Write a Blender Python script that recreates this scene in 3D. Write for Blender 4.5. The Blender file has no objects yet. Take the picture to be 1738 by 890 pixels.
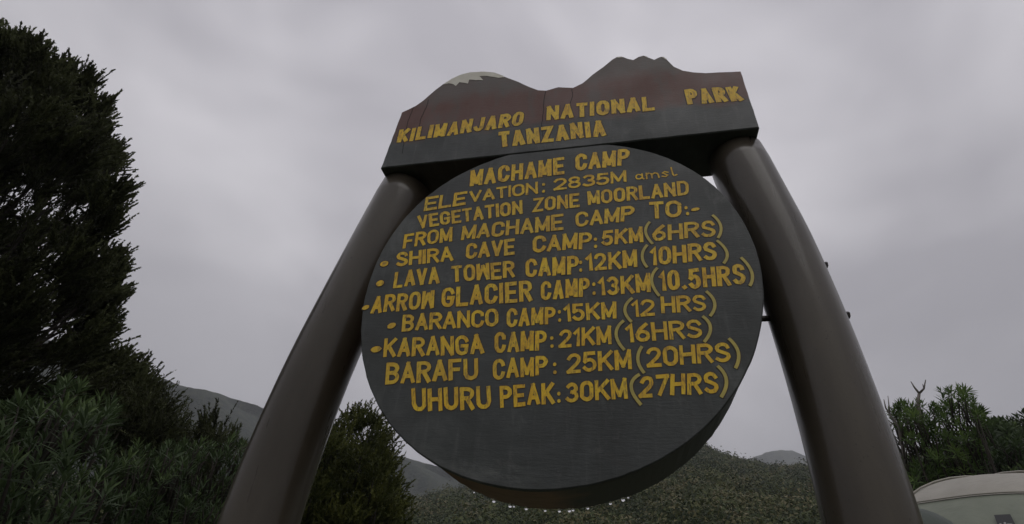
import bpy, bmesh, math, random
import numpy as np
from mathutils import Vector, Matrix

random.seed(7)
rng = np.random.default_rng(7)
S = bpy.context.scene
COL = S.collection
R = math.radians

# ---------------------------------------------------------------- camera
W0, H0, FPX, OX = 1738.0, 890.0, 856.05, 51.48
PITCH, ROLL, YAW = .6108, .0544, -.1834
CZ = 1.153                                   # eye height above the ground
Z0 = 1.99                                    # centre of the round board
CAM = Vector((.2001, -1.2613, CZ))
fw = Vector((math.sin(YAW) * math.cos(PITCH), math.cos(YAW) * math.cos(PITCH), math.sin(PITCH)))
rt = Vector((math.cos(YAW), -math.sin(YAW), 0))
up = rt.cross(fw)
rr = rt * math.cos(ROLL) + up * math.sin(ROLL)
uu = -rt * math.sin(ROLL) + up * math.cos(ROLL)
cd = bpy.data.cameras.new('camera')
cam = bpy.data.objects.new('camera', cd)
COL.objects.link(cam)
M = Matrix((rr, uu, -fw)).transposed().to_4x4()
M.translation = CAM
cam.matrix_world = M
cd.sensor_fit = 'HORIZONTAL'
cd.sensor_width = 36
cd.lens = 36 * FPX / W0
cd.shift_x = -OX / W0
cd.clip_start = .05
cd.clip_end = 12000
S.camera = cam


def ray(px, py):
    """direction in the world seen at a pixel of the photograph"""
    return (fw + rr * ((px - W0 / 2 - OX) / FPX) - uu * ((py - H0 / 2) / FPX))


def at(px, py, dist):
    """world point seen there, at a horizontal distance from the camera"""
    d = ray(px, py)
    return CAM + d * (dist / math.hypot(d.x, d.y))


def on_plane(px, py, y=0.0):
    """point on the vertical plane y = const -> (x, z)"""
    d = ray(px, py)
    p = CAM + d * ((y - CAM.y) / d.y)
    return (p.x, p.z)


# ---------------------------------------------------------------- light and sky
SUN_AZ, SUN_EL = R(152), R(50)
w = bpy.data.worlds.new('World')
S.world = w
w.use_nodes = True
nt = w.node_tree
nt.nodes.clear()


def N(t, kind, **kw):
    n = t.nodes.new(kind)
    for k, v in kw.items():
        setattr(n, k, v)
    return n


out = N(nt, 'ShaderNodeOutputWorld')
sky = N(nt, 'ShaderNodeTexSky', sky_type='NISHITA', sun_disc=False)
sky.sun_elevation = SUN_EL
sky.sun_rotation = SUN_AZ
bg1 = N(nt, 'ShaderNodeBackground')
bg1.inputs[1].default_value = .06
nt.links.new(sky.outputs[0], bg1.inputs[0])
tc = N(nt, 'ShaderNodeTexCoord')
# cloud deck: broad soft patches, stretched sideways, with a bright place before the sun
mp = N(nt, 'ShaderNodeMapping')
mp.inputs['Scale'].default_value = (1.0, 1.0, 1.6)
mp.inputs['Rotation'].default_value = (0, R(20), 0)
nt.links.new(tc.outputs['Generated'], mp.inputs[0])
n1 = N(nt, 'ShaderNodeTexNoise')
n1.inputs['Scale'].default_value = 1.9
n1.inputs['Detail'].default_value = 3.5
n1.inputs['Roughness'].default_value = .5
n1.inputs['Distortion'].default_value = .5
nt.links.new(mp.outputs[0], n1.inputs['Vector'])
cr = N(nt, 'ShaderNodeValToRGB')
cr.color_ramp.elements[0].position = .36
cr.color_ramp.elements[0].color = (.43, .415, .45, 1)
cr.color_ramp.elements[1].position = .66
cr.color_ramp.elements[1].color = (.73, .708, .745, 1)
nt.links.new(n1.outputs[0], cr.inputs[0])
sd = Vector((math.sin(SUN_AZ) * math.cos(SUN_EL), math.cos(SUN_AZ) * math.cos(SUN_EL), math.sin(SUN_EL)))
sepw = N(nt, 'ShaderNodeSeparateXYZ')          # an overcast sky brightens towards the zenith
nt.links.new(tc.outputs['Generated'], sepw.inputs[0])
mr = N(nt, 'ShaderNodeMapRange', interpolation_type='SMOOTHSTEP')
mr.inputs['From Min'].default_value = .1
mr.inputs['From Max'].default_value = 1.0
mr.inputs['To Min'].default_value = .80
mr.inputs['To Max'].default_value = 1.30
nt.links.new(sepw.outputs[2], mr.inputs[0])
bg2 = N(nt, 'ShaderNodeBackground')
nt.links.new(cr.outputs[0], bg2.inputs[0])
nt.links.new(mr.outputs[0], bg2.inputs[1])
mx = N(nt, 'ShaderNodeMixShader')
mx.inputs[0].default_value = .96
nt.links.new(bg1.outputs[0], mx.inputs[1])
nt.links.new(bg2.outputs[0], mx.inputs[2])
nt.links.new(mx.outputs[0], out.inputs[0])

sl = bpy.data.lights.new('sun', 'SUN')
sl.energy = .5
sl.angle = R(40)
sl.color = (1, .97, .93)
so = bpy.data.objects.new('sun', sl)
COL.objects.link(so)
so.rotation_euler = sd.to_track_quat('Z', 'Y').to_euler()

S.view_settings.view_transform = 'Standard'
S.view_settings.look = 'None'
S.view_settings.exposure = 0
S.view_settings.gamma = 1
S.render.engine = 'CYCLES'
S.cycles.max_bounces = 6
S.cycles.volume_bounces = 1
S.cycles.transparent_max_bounces = 8
S.cycles.use_denoising = True


# ---------------------------------------------------------------- helpers
def mesh_obj(name, verts, faces, mat=None, parent=None, smooth=False):
    me = bpy.data.meshes.new(name)
    me.from_pydata([tuple(v) for v in verts], [], faces)
    me.update()
    if mat:
        me.materials.append(mat)
    if smooth:
        me.polygons.foreach_set('use_smooth', [True] * len(me.polygons))
    o = bpy.data.objects.new(name, me)
    COL.objects.link(o)
    if parent:
        o.parent = parent
    return o


def tri_mesh(name, V, F, mat, parent=None, tint=None):
    """fast path: V (n,3) array, F (m,3) array, tint per vertex"""
    me = bpy.data.meshes.new(name)
    V = np.asarray(V, np.float32)
    F = np.asarray(F, np.int32)
    me.vertices.add(len(V))
    me.vertices.foreach_set('co', V.ravel())
    me.loops.add(F.size)
    me.loops.foreach_set('vertex_index', F.ravel())
    me.polygons.add(len(F))
    me.polygons.foreach_set('loop_start', np.arange(0, F.size, 3, dtype=np.int32))
    me.polygons.foreach_set('loop_total', np.full(len(F), 3, np.int32))
    if tint is not None:
        a = me.attributes.new('tint', 'FLOAT', 'POINT')
        a.data.foreach_set('value', np.asarray(tint, np.float32))
    me.update(calc_edges=True)
    if mat:
        me.materials.append(mat)
    o = bpy.data.objects.new(name, me)
    COL.objects.link(o)
    if parent:
        o.parent = parent
    return o


def tag(o, label=None, cat=None, group=None, kind=None):
    if label:
        o['label'] = label
    if cat:
        o['category'] = cat
    if group:
        o['group'] = group
    if kind:
        o['kind'] = kind
    return o


def empty(name, loc=(0, 0, 0)):
    o = bpy.data.objects.new(name, None)
    o.location = loc
    o.empty_display_size = .1
    COL.objects.link(o)
    return o


def tube_data(pts, radii, sides=8, caps=True):
    P = [Vector(p) for p in pts]
    V, F = [], []
    n = len(P)
    ref = None
    for i, p in enumerate(P):
        t = (P[min(i + 1, n - 1)] - P[max(i - 1, 0)]).normalized()
        if ref is None:
            ref = t.orthogonal().normalized()
        a = (ref - t * ref.dot(t)).normalized()
        ref = a
        b = t.cross(a)
        for k in range(sides):
            th = 2 * math.pi * k / sides
            V.append(p + (a * math.cos(th) + b * math.sin(th)) * radii[i])
    for i in range(n - 1):
        for k in range(sides):
            k2 = (k + 1) % sides
            F.append((i * sides + k, i * sides + k2, (i + 1) * sides + k2, (i + 1) * sides + k))
    if caps:
        F.append(tuple(range(sides))[::-1])
        F.append(tuple((n - 1) * sides + k for k in range(sides)))
    return V, F


class Acc:
    def __init__(s):
        s.V, s.F = [], []

    def add(s, V, F):
        o = len(s.V)
        s.V += [tuple(v) for v in V]
        s.F += [tuple(i + o for i in f) for f in F]

    def tube(s, pts, radii, sides=8):
        s.add(*tube_data(pts, radii, sides))

    def build(s, name, mat, parent=None, smooth=True, origin=(0, 0, 0)):
        V = [(v[0] - origin[0], v[1] - origin[1], v[2] - origin[2]) for v in s.V]
        return mesh_obj(name, V, s.F, mat, parent, smooth)


def new_mat(name):
    m = bpy.data.materials.new(name)
    m.use_nodes = True
    t = m.node_tree
    b = t.nodes['Principled BSDF']
    return m, t, b


def noise(t, scale, detail=4, rough=.55, vec=None, dist=0.0, dims=None):
    n = N(t, 'ShaderNodeTexNoise')
    n.inputs['Scale'].default_value = scale
    n.inputs['Detail'].default_value = detail
    n.inputs['Roughness'].default_value = rough
    n.inputs['Distortion'].default_value = dist
    if vec is None:
        c = N(t, 'ShaderNodeTexCoord')
        vec = c.outputs['Object']
    t.links.new(vec, n.inputs['Vector'])
    return n.outputs[0]


def scaled(t, s):
    c = N(t, 'ShaderNodeTexCoord')
    m = N(t, 'ShaderNodeMapping')
    m.inputs['Scale'].default_value = s
    t.links.new(c.outputs['Object'], m.inputs[0])
    return m.outputs[0]


def ramp(t, fac, stops):
    r = N(t, 'ShaderNodeValToRGB')
    e = r.color_ramp.elements
    while len(e) < len(stops):
        e.new(.5)
    for i, (p, c) in enumerate(stops):
        e[i].position = p
        e[i].color = (*c, 1) if len(c) == 3 else c
    t.links.new(fac, r.inputs[0])
    return r.outputs[0]


def mixc(t, fac, a, b, blend='MIX'):
    m = N(t, 'ShaderNodeMix', data_type='RGBA', blend_type=blend)
    for s, v in ((m.inputs[0], fac), (m.inputs[6], a), (m.inputs[7], b)):
        if isinstance(v, (int, float)):
            s.default_value = v
        elif isinstance(v, tuple):
            s.default_value = (*v, 1)
        else:
            t.links.new(v, s)
    return m.outputs[2]


def math_n(t, op, a, b=None, c=None, clamp=False):
    m = N(t, 'ShaderNodeMath', operation=op, use_clamp=clamp)
    for i, v in enumerate((a, b, c)):
        if v is None:
            continue
        if isinstance(v, (int, float)):
            m.inputs[i].default_value = v
        else:
            t.links.new(v, m.inputs[i])
    return m.outputs[0]


def bump(t, b, h, strength, dist=.002):
    n = N(t, 'ShaderNodeBump')
    n.inputs['Strength'].default_value = strength
    n.inputs['Distance'].default_value = dist
    t.links.new(h, n.inputs['Height'])
    t.links.new(n.outputs[0], b.inputs['Normal'])


# ---------------------------------------------------------------- materials
def mat_slate(name, mountain=False):
    m, t, b = new_mat(name)
    patch = noise(t, 4.2, 8, .66, dist=.9)
    c = ramp(t, patch, [(.34, (.032, .036, .033)), (.5, (.047, .053, .050)), (.66, (.074, .081, .075))])
    grain = noise(t, 14, 6, .7, scaled(t, (1, 1, 9)))
    c = mixc(t, math_n(t, 'MULTIPLY', math_n(t, 'GREATER_THAN', grain, .64), .10), c, (.03, .034, .036))
    runs = noise(t, 7, 5, .6, scaled(t, (6, 1, .6)))            # rain and grime runs
    c = mixc(t, ramp(t, runs, [(.55, (0, 0, 0)), (.75, (.35, .35, .35))]), c, (.14, .145, .135))
    bl = noise(t, 11, 6, .7, dist=1.2)
    c = mixc(t, ramp(t, bl, [(.54, (0, 0, 0)), (.68, (.75, .75, .75))]), c, (.044, .046, .042))
    bl2 = noise(t, 3.1, 7, .72, scaled(t, (1.3, 1, 1)), 1.5)
    c = mixc(t, ramp(t, bl2, [(.56, (0, 0, 0)), (.68, (.45, .45, .45))]), c, (.155, .162, .150))
    if mountain:
        co = N(t, 'ShaderNodeTexCoord')
        sx = N(t, 'ShaderNodeSeparateXYZ')
        t.links.new(co.outputs['Object'], sx.inputs[0])
        x, z = sx.outputs[0], sx.outputs[2]
        nz = noise(t, 6, 5, .6)
        # height above the painted foot line
        hz = math_n(t, 'SUBTRACT', z, Z0 + .725)
        hz = math_n(t, 'SUBTRACT', hz, math_n(t, 'MULTIPLY', x, .035))
        h = math_n(t, 'ADD', hz, math_n(t, 'MULTIPLY', math_n(t, 'SUBTRACT', nz, .5), .16))
        fac = ramp(t, math_n(t, 'MULTIPLY_ADD', h, 8, .5), [(.28, (0, 0, 0)), (.62, (1, 1, 1))])
        red = ramp(t, noise(t, 9, 5, .65, scaled(t, (1.2, 1, .5))),
                   [(.3, (.110, .036, .022)), (.5, (.118, .050, .034)), (.68, (.092, .064, .050))])
        c = mixc(t, fac, c, red)
        top = ramp(t, math_n(t, 'MULTIPLY_ADD', h, 6, -1.0), [(.1, (0, 0, 0)), (.6, (.6, .6, .6))])
        c = mixc(t, top, c, (.10, .106, .094))
    t.links.new(c, b.inputs['Base Color'])
    rg = ramp(t, noise(t, 5, 5, .6), [(.3, (.42, .42, .42)), (.7, (.62, .62, .62))])
    t.links.new(rg, b.inputs['Roughness'])
    fine = noise(t, 60, 6, .7, scaled(t, (1, 1, 3)))
    bump(t, b, math_n(t, 'ADD', fine, math_n(t, 'MULTIPLY', grain, 1.2)), .35, .002)
    return m


M_SLATE = mat_slate('slate_paint')
M_HEAD = mat_slate('header_paint', True)


def mat_side():
    """sawn edge of the round board: brown primer to the left, slate paint to the right"""
    m, t, b = new_mat('board_edge')
    co = N(t, 'ShaderNodeTexCoord')
    sx = N(t, 'ShaderNodeSeparateXYZ')
    t.links.new(co.outputs['Object'], sx.inputs[0])
    nz = noise(t, 7, 5, .6)
    f = math_n(t, 'ADD', sx.outputs[0], math_n(t, 'MULTIPLY', math_n(t, 'SUBTRACT', nz, .5), .22))
    f = ramp(t, math_n(t, 'MULTIPLY_ADD', f, 3.0, .36), [(.35, (0, 0, 0)), (.62, (1, 1, 1))])
    br = ramp(t, noise(t, 10, 6, .7, scaled(t, (1, 6, 1))),
              [(.3, (.17, .085, .05)), (.55, (.32, .18, .11)), (.75, (.22, .12, .075))])
    c = mixc(t, f, br, (.05, .056, .058))
    t.links.new(c, b.inputs['Base Color'])
    b.inputs['Roughness'].default_value = .5
    bump(t, b, noise(t, 50, 6, .7, scaled(t, (1, .3, 1))), .5, .002)
    return m


M_SIDE = mat_side()


def mat_post():
    m, t, b = new_mat('brown_post_paint')
    c = ramp(t, noise(t, 3, 5, .6, scaled(t, (1.5, 1.5, .35))),
             [(.3, (.044, .036, .026)), (.5, (.068, .057, .042)), (.75, (.100, .086, .064))])
    sp = noise(t, 90, 3, .6)
    c = mixc(t, ramp(t, sp, [(.66, (0, 0, 0)), (.72, (.5, .5, .5))]), c, (.03, .025, .02))
    t.links.new(c, b.inputs['Base Color'])
    rg = ramp(t, noise(t, 5, 4, .6, scaled(t, (3, 3, .3))), [(.3, (.24, .24, .24)), (.7, (.50, .50, .50))])
    t.links.new(rg, b.inputs['Roughness'])
    b.inputs['Coat Weight'].default_value = .30
    b.inputs['Coat Roughness'].default_value = .10
    b.inputs['Specular IOR Level'].default_value = .35
    bump(t, b, math_n(t, 'ADD', noise(t, 22, 5, .6, scaled(t, (1, 1, .25))), math_n(t, 'MULTIPLY', sp, .4)), .18, .003)
    return m


M_POST = mat_post()


def mat_yellow():
    m, t, b = new_mat('yellow_sign_paint')
    c = ramp(t, noise(t, 22, 5, .65, scaled(t, (1, 1, .7)), .5),
             [(.28, (.56, .31, .015)), (.45, (.80, .49, .018)), (.62, (.88, .60, .025)), (.8, (.66, .46, .06))])
    worn = noise(t, 60, 5, .75, scaled(t, (1.6, 1, .5)))
    c = mixc(t, ramp(t, worn, [(.50, (0, 0, 0)), (.66, (.95, .95, .95))]), c, (.26, .15, .04))
    broad = noise(t, 2.6, 4, .6, dist=.8)
    c = mixc(t, ramp(t, broad, [(.45, (0, 0, 0)), (.65, (.35, .35, .35))]), c, (.44, .32, .07))
    t.links.new(c, b.inputs['Base Color'])
    b.inputs['Roughness'].default_value = .55
    bump(t, b, worn, .3, .001)
    return m


M_YEL = mat_yellow()
M_PALE, _t, _b = new_mat('pale_yellow_paint')
_t.links.new(ramp(_t, noise(_t, 30, 4, .6), [(.3, (.40, .34, .09)), (.7, (.60, .48, .10))]), _b.inputs['Base Color'])
_b.inputs['Roughness'].default_value = .55
M_OUT, _t, _b = new_mat('dark_brown_outline_paint')
_t.links.new(ramp(_t, noise(_t, 40, 4, .6), [(.3, (.030, .020, .016)), (.7, (.062, .036, .026))]), _b.inputs['Base Color'])
_b.inputs['Roughness'].default_value = .6
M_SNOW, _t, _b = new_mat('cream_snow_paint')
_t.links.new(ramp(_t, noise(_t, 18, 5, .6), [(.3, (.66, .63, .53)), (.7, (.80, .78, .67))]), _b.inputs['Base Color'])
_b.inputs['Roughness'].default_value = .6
M_CRACK, _t, _b = new_mat('crack_grime')
_b.inputs['Base Color'].default_value = (.018, .016, .015, 1)
_b.inputs['Roughness'].default_value = .9
M_STEEL, _t, _b = new_mat('dark_bolt_steel')
_t.links.new(ramp(_t, noise(_t, 60, 4, .6), [(.3, (.03, .028, .027)), (.7, (.08, .07, .062))]), _b.inputs['Base Color'])
_b.inputs['Metallic'].default_value = .6
_b.inputs['Roughness'].default_value = .45
M_WATER, _t, _b = new_mat('clear_water')
_b.inputs['Base Color'].default_value = (1, 1, 1, 1)
_b.inputs['Roughness'].default_value = 0
_b.inputs['IOR'].default_value = 1.33
_b.inputs['Transmission Weight'].default_value = 1


def mat_leaf(name, stops, rough=.45, trans=.25, spec=.5):
    m, t, b = new_mat(name)
    a = N(t, 'ShaderNodeAttribute', attribute_name='tint')
    c = ramp(t, a.outputs['Fac'], stops)
    t.links.new(c, b.inputs['Base Color'])
    b.inputs['Roughness'].default_value = rough
    b.inputs['Specular IOR Level'].default_value = spec
    tr = N(t, 'ShaderNodeBsdfTranslucent')
    t.links.new(c, tr.inputs[0])
    mxs = N(t, 'ShaderNodeMixShader')
    mxs.inputs[0].default_value = trans
    t.links.new(b.outputs[0], mxs.inputs[1])
    t.links.new(tr.outputs[0], mxs.inputs[2])
    t.links.new(mxs.outputs[0], t.nodes['Material Output'].inputs[0])
    return m


M_HEATH = mat_leaf('dark_needles', [(0, (.024, .026, .013)), (.5, (.065, .074, .032)), (1, (.150, .170, .075))], .6, .25, .2)  # pale end raised to paint light on the tall tree's spray tips
M_LEAF = mat_leaf('grey_green_leaves', [(0, (.035, .052, .024)), (.5, (.065, .098, .042)), (1, (.115, .165, .06))], .6, .3, .22)
M_LEAF2 = mat_leaf('fresh_green_leaves', [(0, (.05, .08, .028)), (.5, (.09, .145, .042)), (1, (.15, .22, .06))], .6, .35, .2)
M_OLIVE = mat_leaf('olive_foliage', [(0, (.03, .038, .013)), (.5, (.07, .082, .024)), (1, (.13, .14, .036))], .6, .3, .2)
M_MOOR = mat_leaf('moorland_shrubs', [(0, (.026, .038, .017)), (.35, (.062, .080, .032)), (.6, (.105, .120, .045)),
                                      (.8, (.145, .130, .062)), (1, (.22, .20, .12))], .6, .2, .2)


def mat_bark(name, a, bb):
    m, t, b = new_mat(name)
    t.links.new(ramp(t, noise(t, 14, 6, .7, scaled(t, (3, 3, .6))), [(.3, a), (.7, bb)]), b.inputs['Base Color'])
    b.inputs['Roughness'].default_value = .85
    bump(t, b, noise(t, 25, 6, .7, scaled(t, (3, 3, .6))), .6, .01)
    return m


M_BARK = mat_bark('dark_bark', (.02, .016, .012), (.055, .045, .035))
M_GREYBARK = mat_bark('grey_bark', (.08, .072, .06), (.19, .17, .15))


def mat_ground():
    m, t, b = new_mat('moorland_ground')
    c = ramp(t, noise(t, .12, 8, .65), [(.3, (.035, .045, .022)), (.5, (.06, .065, .032)), (.7, (.09, .08, .048))])
    c2 = ramp(t, noise(t, 2.2, 8, .7), [(.3, (.03, .03, .018)), (.6, (.075, .08, .04)), (.8, (.12, .11, .07))])
    c = mixc(t, .5, c, c2)
    t.links.new(c, b.inputs['Base Color'])
    b.inputs['Roughness'].default_value = .95
    bump(t, b, noise(t, 4, 8, .7), .6, .15)
    return m


M_GROUND = mat_ground()
M_HILL, _t, _b = new_mat('far_slope_forest')
_t.links.new(ramp(_t, noise(_t, .09, 10, .75), [(.36, (.016, .030, .020)), (.5, (.040, .058, .034)), (.64, (.085, .10, .052))]), _b.inputs['Base Color'])
_b.inputs['Roughness'].default_value = 1
bump(_t, _b, noise(_t, .15, 10, .75), 1.0, 9)


def mat_fabric(name, col, col2):
    m, t, b = new_mat(name)
    t.links.new(ramp(t, noise(t, 4, 6, .6), [(.3, col), (.7, col2)]), b.inputs['Base Color'])
    b.inputs['Roughness'].default_value = .55
    b.inputs['Sheen Weight'].default_value = .1
    h = noise(t, 2.2, 3, .5, dist=.8)
    bump(t, b, math_n(t, 'ADD', h, math_n(t, 'MULTIPLY', noise(t, 60, 3, .5), .06)), .5, .05)
    return m


# ---------------------------------------------------------------- terrain
AZT = [-180, -120, -90, -60, -45, -32, -24, -19, -10, 0, 5, 8, 11, 14, 17, 20, 24, 30, 36, 50, 80, 120, 180]
ELT = [3, 4, 6, 6.5, 6.5, 6.8, 7.6, 9.4, 12.0, 13.8, 14.3, 14.4, 13.5, 12.7, 12.5, 12.2, 12.2, 13.2, 14.2, 12, 7, 4, 3]
rw = np.random.default_rng(3)
_ph = rw.uniform(0, 6.28, (12, 2))
_dr = rw.uniform(0, 6.28, 12)


def wob(x, y, lam):
    s = 0
    for i in range(6):
        k = 2 * math.pi / (lam * (.6 + .22 * i))
        s = s + np.sin(k * (x * math.cos(_dr[i]) + y * math.sin(_dr[i])) + _ph[i, 0])
    return s / 6


RID = 210.0


def ground_z(x, y):
    dx, dy = x - CAM.x, y - CAM.y
    r = np.hypot(dx, dy) + 1e-6
    az = np.degrees(np.arctan2(dx, dy))
    E = np.radians(np.interp(az, AZT, ELT))
    s = np.clip(np.log(np.maximum(r, 9.01) / 9) / math.log(RID / 9), 0, 1) ** .8
    e = E * s
    far = np.where(r < RID, CZ + r * np.tan(e), (CZ + RID * np.tan(E)) * np.exp(-((r - RID) / 400) ** 2))
    t = np.clip((r - 8) / 22, 0, 1)
    wgt = t * t * (3 - 2 * t)
    near = .045 * np.maximum(0, r - 4)
    z = wgt * far + (1 - wgt) * near
    return z + wgt * (wob(x, y, 45) * .012 + wob(x + 50, y, 14) * .006) * r + .03 * wob(x, y, 3)


azs = np.radians(np.concatenate([np.arange(-180, -60, 4.0), np.arange(-60, 60, .6), np.arange(60, 180, 4.0)]))
rs = np.concatenate([[0.0], np.geomspace(.6, 900, 150), np.geomspace(1000, 5000, 10)])
A, RR = np.meshgrid(azs, rs)
X = CAM.x + np.sin(A) * RR
Y = CAM.y + np.cos(A) * RR
Z = ground_z(X, Y)
na, nr = len(azs), len(rs)
V = np.stack([X, Y, Z], -1).reshape(-1, 3)
I = np.arange(nr * na).reshape(nr, na)
a_ = I[:-1, :]; b_ = I[1:, :]
a2 = np.roll(a_, -1, 1); b2 = np.roll(b_, -1, 1)
F = np.concatenate([np.stack([a_, a2, b2], -1).reshape(-1, 3), np.stack([a_, b2, b_], -1).reshape(-1, 3)])
g = tri_mesh('ground', V, F, M_GROUND)
g.data.polygons.foreach_set('use_smooth', [True] * len(g.data.polygons))
tag(g, kind='structure')


def ridge(name, line, D, depth, mat, rough=.012, steps=220, rows=26):
    """a mountain whose skyline passes through the given directions at distance D"""
    P = [at(px, py, D) for px, py in line]
    az = [math.atan2(p.x - CAM.x, p.y - CAM.y) for p in P]
    hh = [p.z for p in P]
    A = np.linspace(az[0], az[-1], steps)
    H = np.interp(A, az, hh)
    q = np.linspace(0, 1, steps)
    H = H + rough * D * .1 * (np.interp(q * 60, np.arange(61), rw.normal(size=61)) * .5 + rw.normal(size=steps) * .12)
    V, F = [], []
    for j in range(rows + 6):
        if j < rows:
            u = j / (rows - 1)
            d = D - depth * (1 - u)
            k = u ** 1.15
        else:
            u = (j - rows + 1) / 6
            d = D + depth * u
            k = 1 - u
        for i in range(steps):
            dd = d * (1 + (.03 * math.sin(A[i] * 37 + j * .6) if 0 < j < rows - 1 else 0))
            z = H[i] * k + D * rough * .25 * float(wob(A[i] * D, d, D * .25)) * (1 if 0 < k < .93 else 0) - (6 if k == 0 else 0)
            V.append((CAM.x + math.sin(A[i]) * dd, CAM.y + math.cos(A[i]) * dd, z))
    for j in range(rows + 5):
        for i in range(steps - 1):
            p = j * steps + i
            F.append((p, p + 1, p + steps + 1, p + steps))
    o = mesh_obj(name, V, F, mat, None, True)
    tag(o, kind='structure')
    return o


ridge('mountain_slope', [(-1900, 900), (-1300, 420), (-900, 250), (-500, 300), (-200, 480), (60, 570), (200, 612), (290, 648), (340, 661), (400, 676), (440, 690),
                         (500, 716), (560, 742), (620, 762), (680, 776), (740, 790), (830, 830), (900, 870)], 560, 260, M_HILL, .02)
ridge('far_peak', [(1180, 800), (1230, 790), (1280, 776), (1300, 768), (1322, 764), (1345, 765), (1366, 774), (1400, 779), (1470, 790), (1560, 810)],
      1300, 400, M_HILL, .006)
ridge('mountain_foothill', [(-1200, 900), (-600, 690), (-100, 650), (160, 690), (290, 705), (380, 735), (470, 765), (560, 800), (640, 830), (720, 850), (800, 880)], 330, 120, M_HILL, .02)

# shrubs that cover the hillside: too many to count, one object
def moor():
    sr = np.random.default_rng(11)
    n = 8400
    az = np.radians(sr.uniform(-62, 62, n * 2))
    r = np.sqrt(sr.uniform(26 ** 2, (RID + 4) ** 2, n * 2))
    keep = sr.random(n * 2) < np.clip(1.25 - r / 260, .35, 1)
    az, r = az[keep][:n], r[keep][:n]
    # a dense fringe on the skyline
    m = 900
    az = np.concatenate([az, np.radians(sr.uniform(-30, 44, m))])
    r = np.concatenate([r, sr.uniform(RID - 14, RID, m)])
    x = CAM.x + np.sin(az) * r
    y = CAM.y + np.cos(az) * r
    z = ground_z(x, y)
    K = 165
    n = len(r)
    big = sr.random(n) < .2
    rad = sr.uniform(.75, 1.7, n) * np.where(big, 1.8, 1) * (1 + r / 300) * np.where(r > RID - 16, .75, 1)
    hgt = rad * sr.uniform(.7, 1.3, n)
    base_t = np.clip(sr.beta(.9, 1.6, n) + .30 * wob(x, y, 34) + .15 * wob(x + 90, y, 11), 0, 1)
    d = sr.normal(size=(n, K, 3))
    d /= np.linalg.norm(d, axis=2, keepdims=True)
    d[..., 2] = np.abs(d[..., 2])
    q = sr.uniform(.55, .95, (n, K, 1))
    # lumpy crowns
    lump = 1 + .25 * np.sin(d[..., :1] * 5 + sr.uniform(0, 6, (n, 1, 1))) * np.cos(d[..., 1:2] * 6 + sr.uniform(0, 6, (n, 1, 1)))
    P = d * q * lump
    P[..., 0] *= rad[:, None]
    P[..., 1] *= rad[:, None]
    P[..., 2] *= hgt[:, None]
    C = np.stack([x, y, z - .1], -1)[:, None, :] + P
    s = (.11 * rad ** .4 * (1 + r / 70))[:, None, None]
    nrm = d + sr.normal(0, .35, d.shape)
    nrm /= np.linalg.norm(nrm, axis=2, keepdims=True)
    ua = np.cross(nrm, sr.normal(size=nrm.shape))
    ua /= np.linalg.norm(ua, axis=2, keepdims=True)
    ub = np.cross(nrm, ua)
    an = np.array([0, 2.1, 4.2])[None, None, :, None] + sr.normal(0, .3, (n, K, 3, 1))
    e = (np.cos(an) * ua[:, :, None, :] + np.sin(an) * ub[:, :, None, :]) * sr.uniform(.6, 1.4, (n, K, 3, 1))
    T = C[:, :, None, :] + e * s[..., None] * .58
    tt = np.repeat((base_t[:, None] + sr.normal(0, .08, (n, K)))[:, :, None], 3, 2)
    V = T.reshape(-1, 3)
    F = np.arange(len(V)).reshape(-1, 3)
    o = tri_mesh('moorland_shrubs', V, F, M_MOOR, None, np.clip(tt, 0, 1).ravel())
    tag(o, kind='stuff')


moor()


# short tussock grass on the open ground round the sign: one object
def tussocks():
    sr = np.random.default_rng(17)
    n, B = 11000, 9
    a = sr.uniform(0, 2 * math.pi, n)
    r = np.sqrt(sr.uniform(.1, 1, n)) * 32
    x, y = CAM.x + np.sin(a) * r, CAM.y + np.cos(a) * r
    c = np.stack([x, y, ground_z(x, y) - .01], -1)[:, None, :]
    h = sr.uniform(.06, .22, (n, 1, 1)) * sr.uniform(.6, 1.2, (n, B, 1))
    lean = sr.normal(0, .55, (n, B, 3))
    lean[..., 2] = 1
    root_ = c + sr.normal(0, .05, (n, B, 3)) * np.array([1, 1, 0])
    sd_ = sr.normal(size=(n, B, 3)) * np.array([1, 1, 0])
    sd_ = sd_ / np.linalg.norm(sd_, axis=2, keepdims=True) * .006 * (1 + r[:, None, None] / 15)
    V = np.stack([root_ - sd_, root_ + sd_, root_ + lean * h], 2).reshape(-1, 3)
    t = np.repeat(np.clip(.55 + .3 * wob(x, y, 6)[:, None] + sr.normal(0, .12, (n, B)), 0, 1).ravel(), 3)
    tag(tri_mesh('tussock_grass', V, np.arange(len(V)).reshape(-1, 3), M_MOOR, None, t), kind='stuff')


tussocks()


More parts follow.
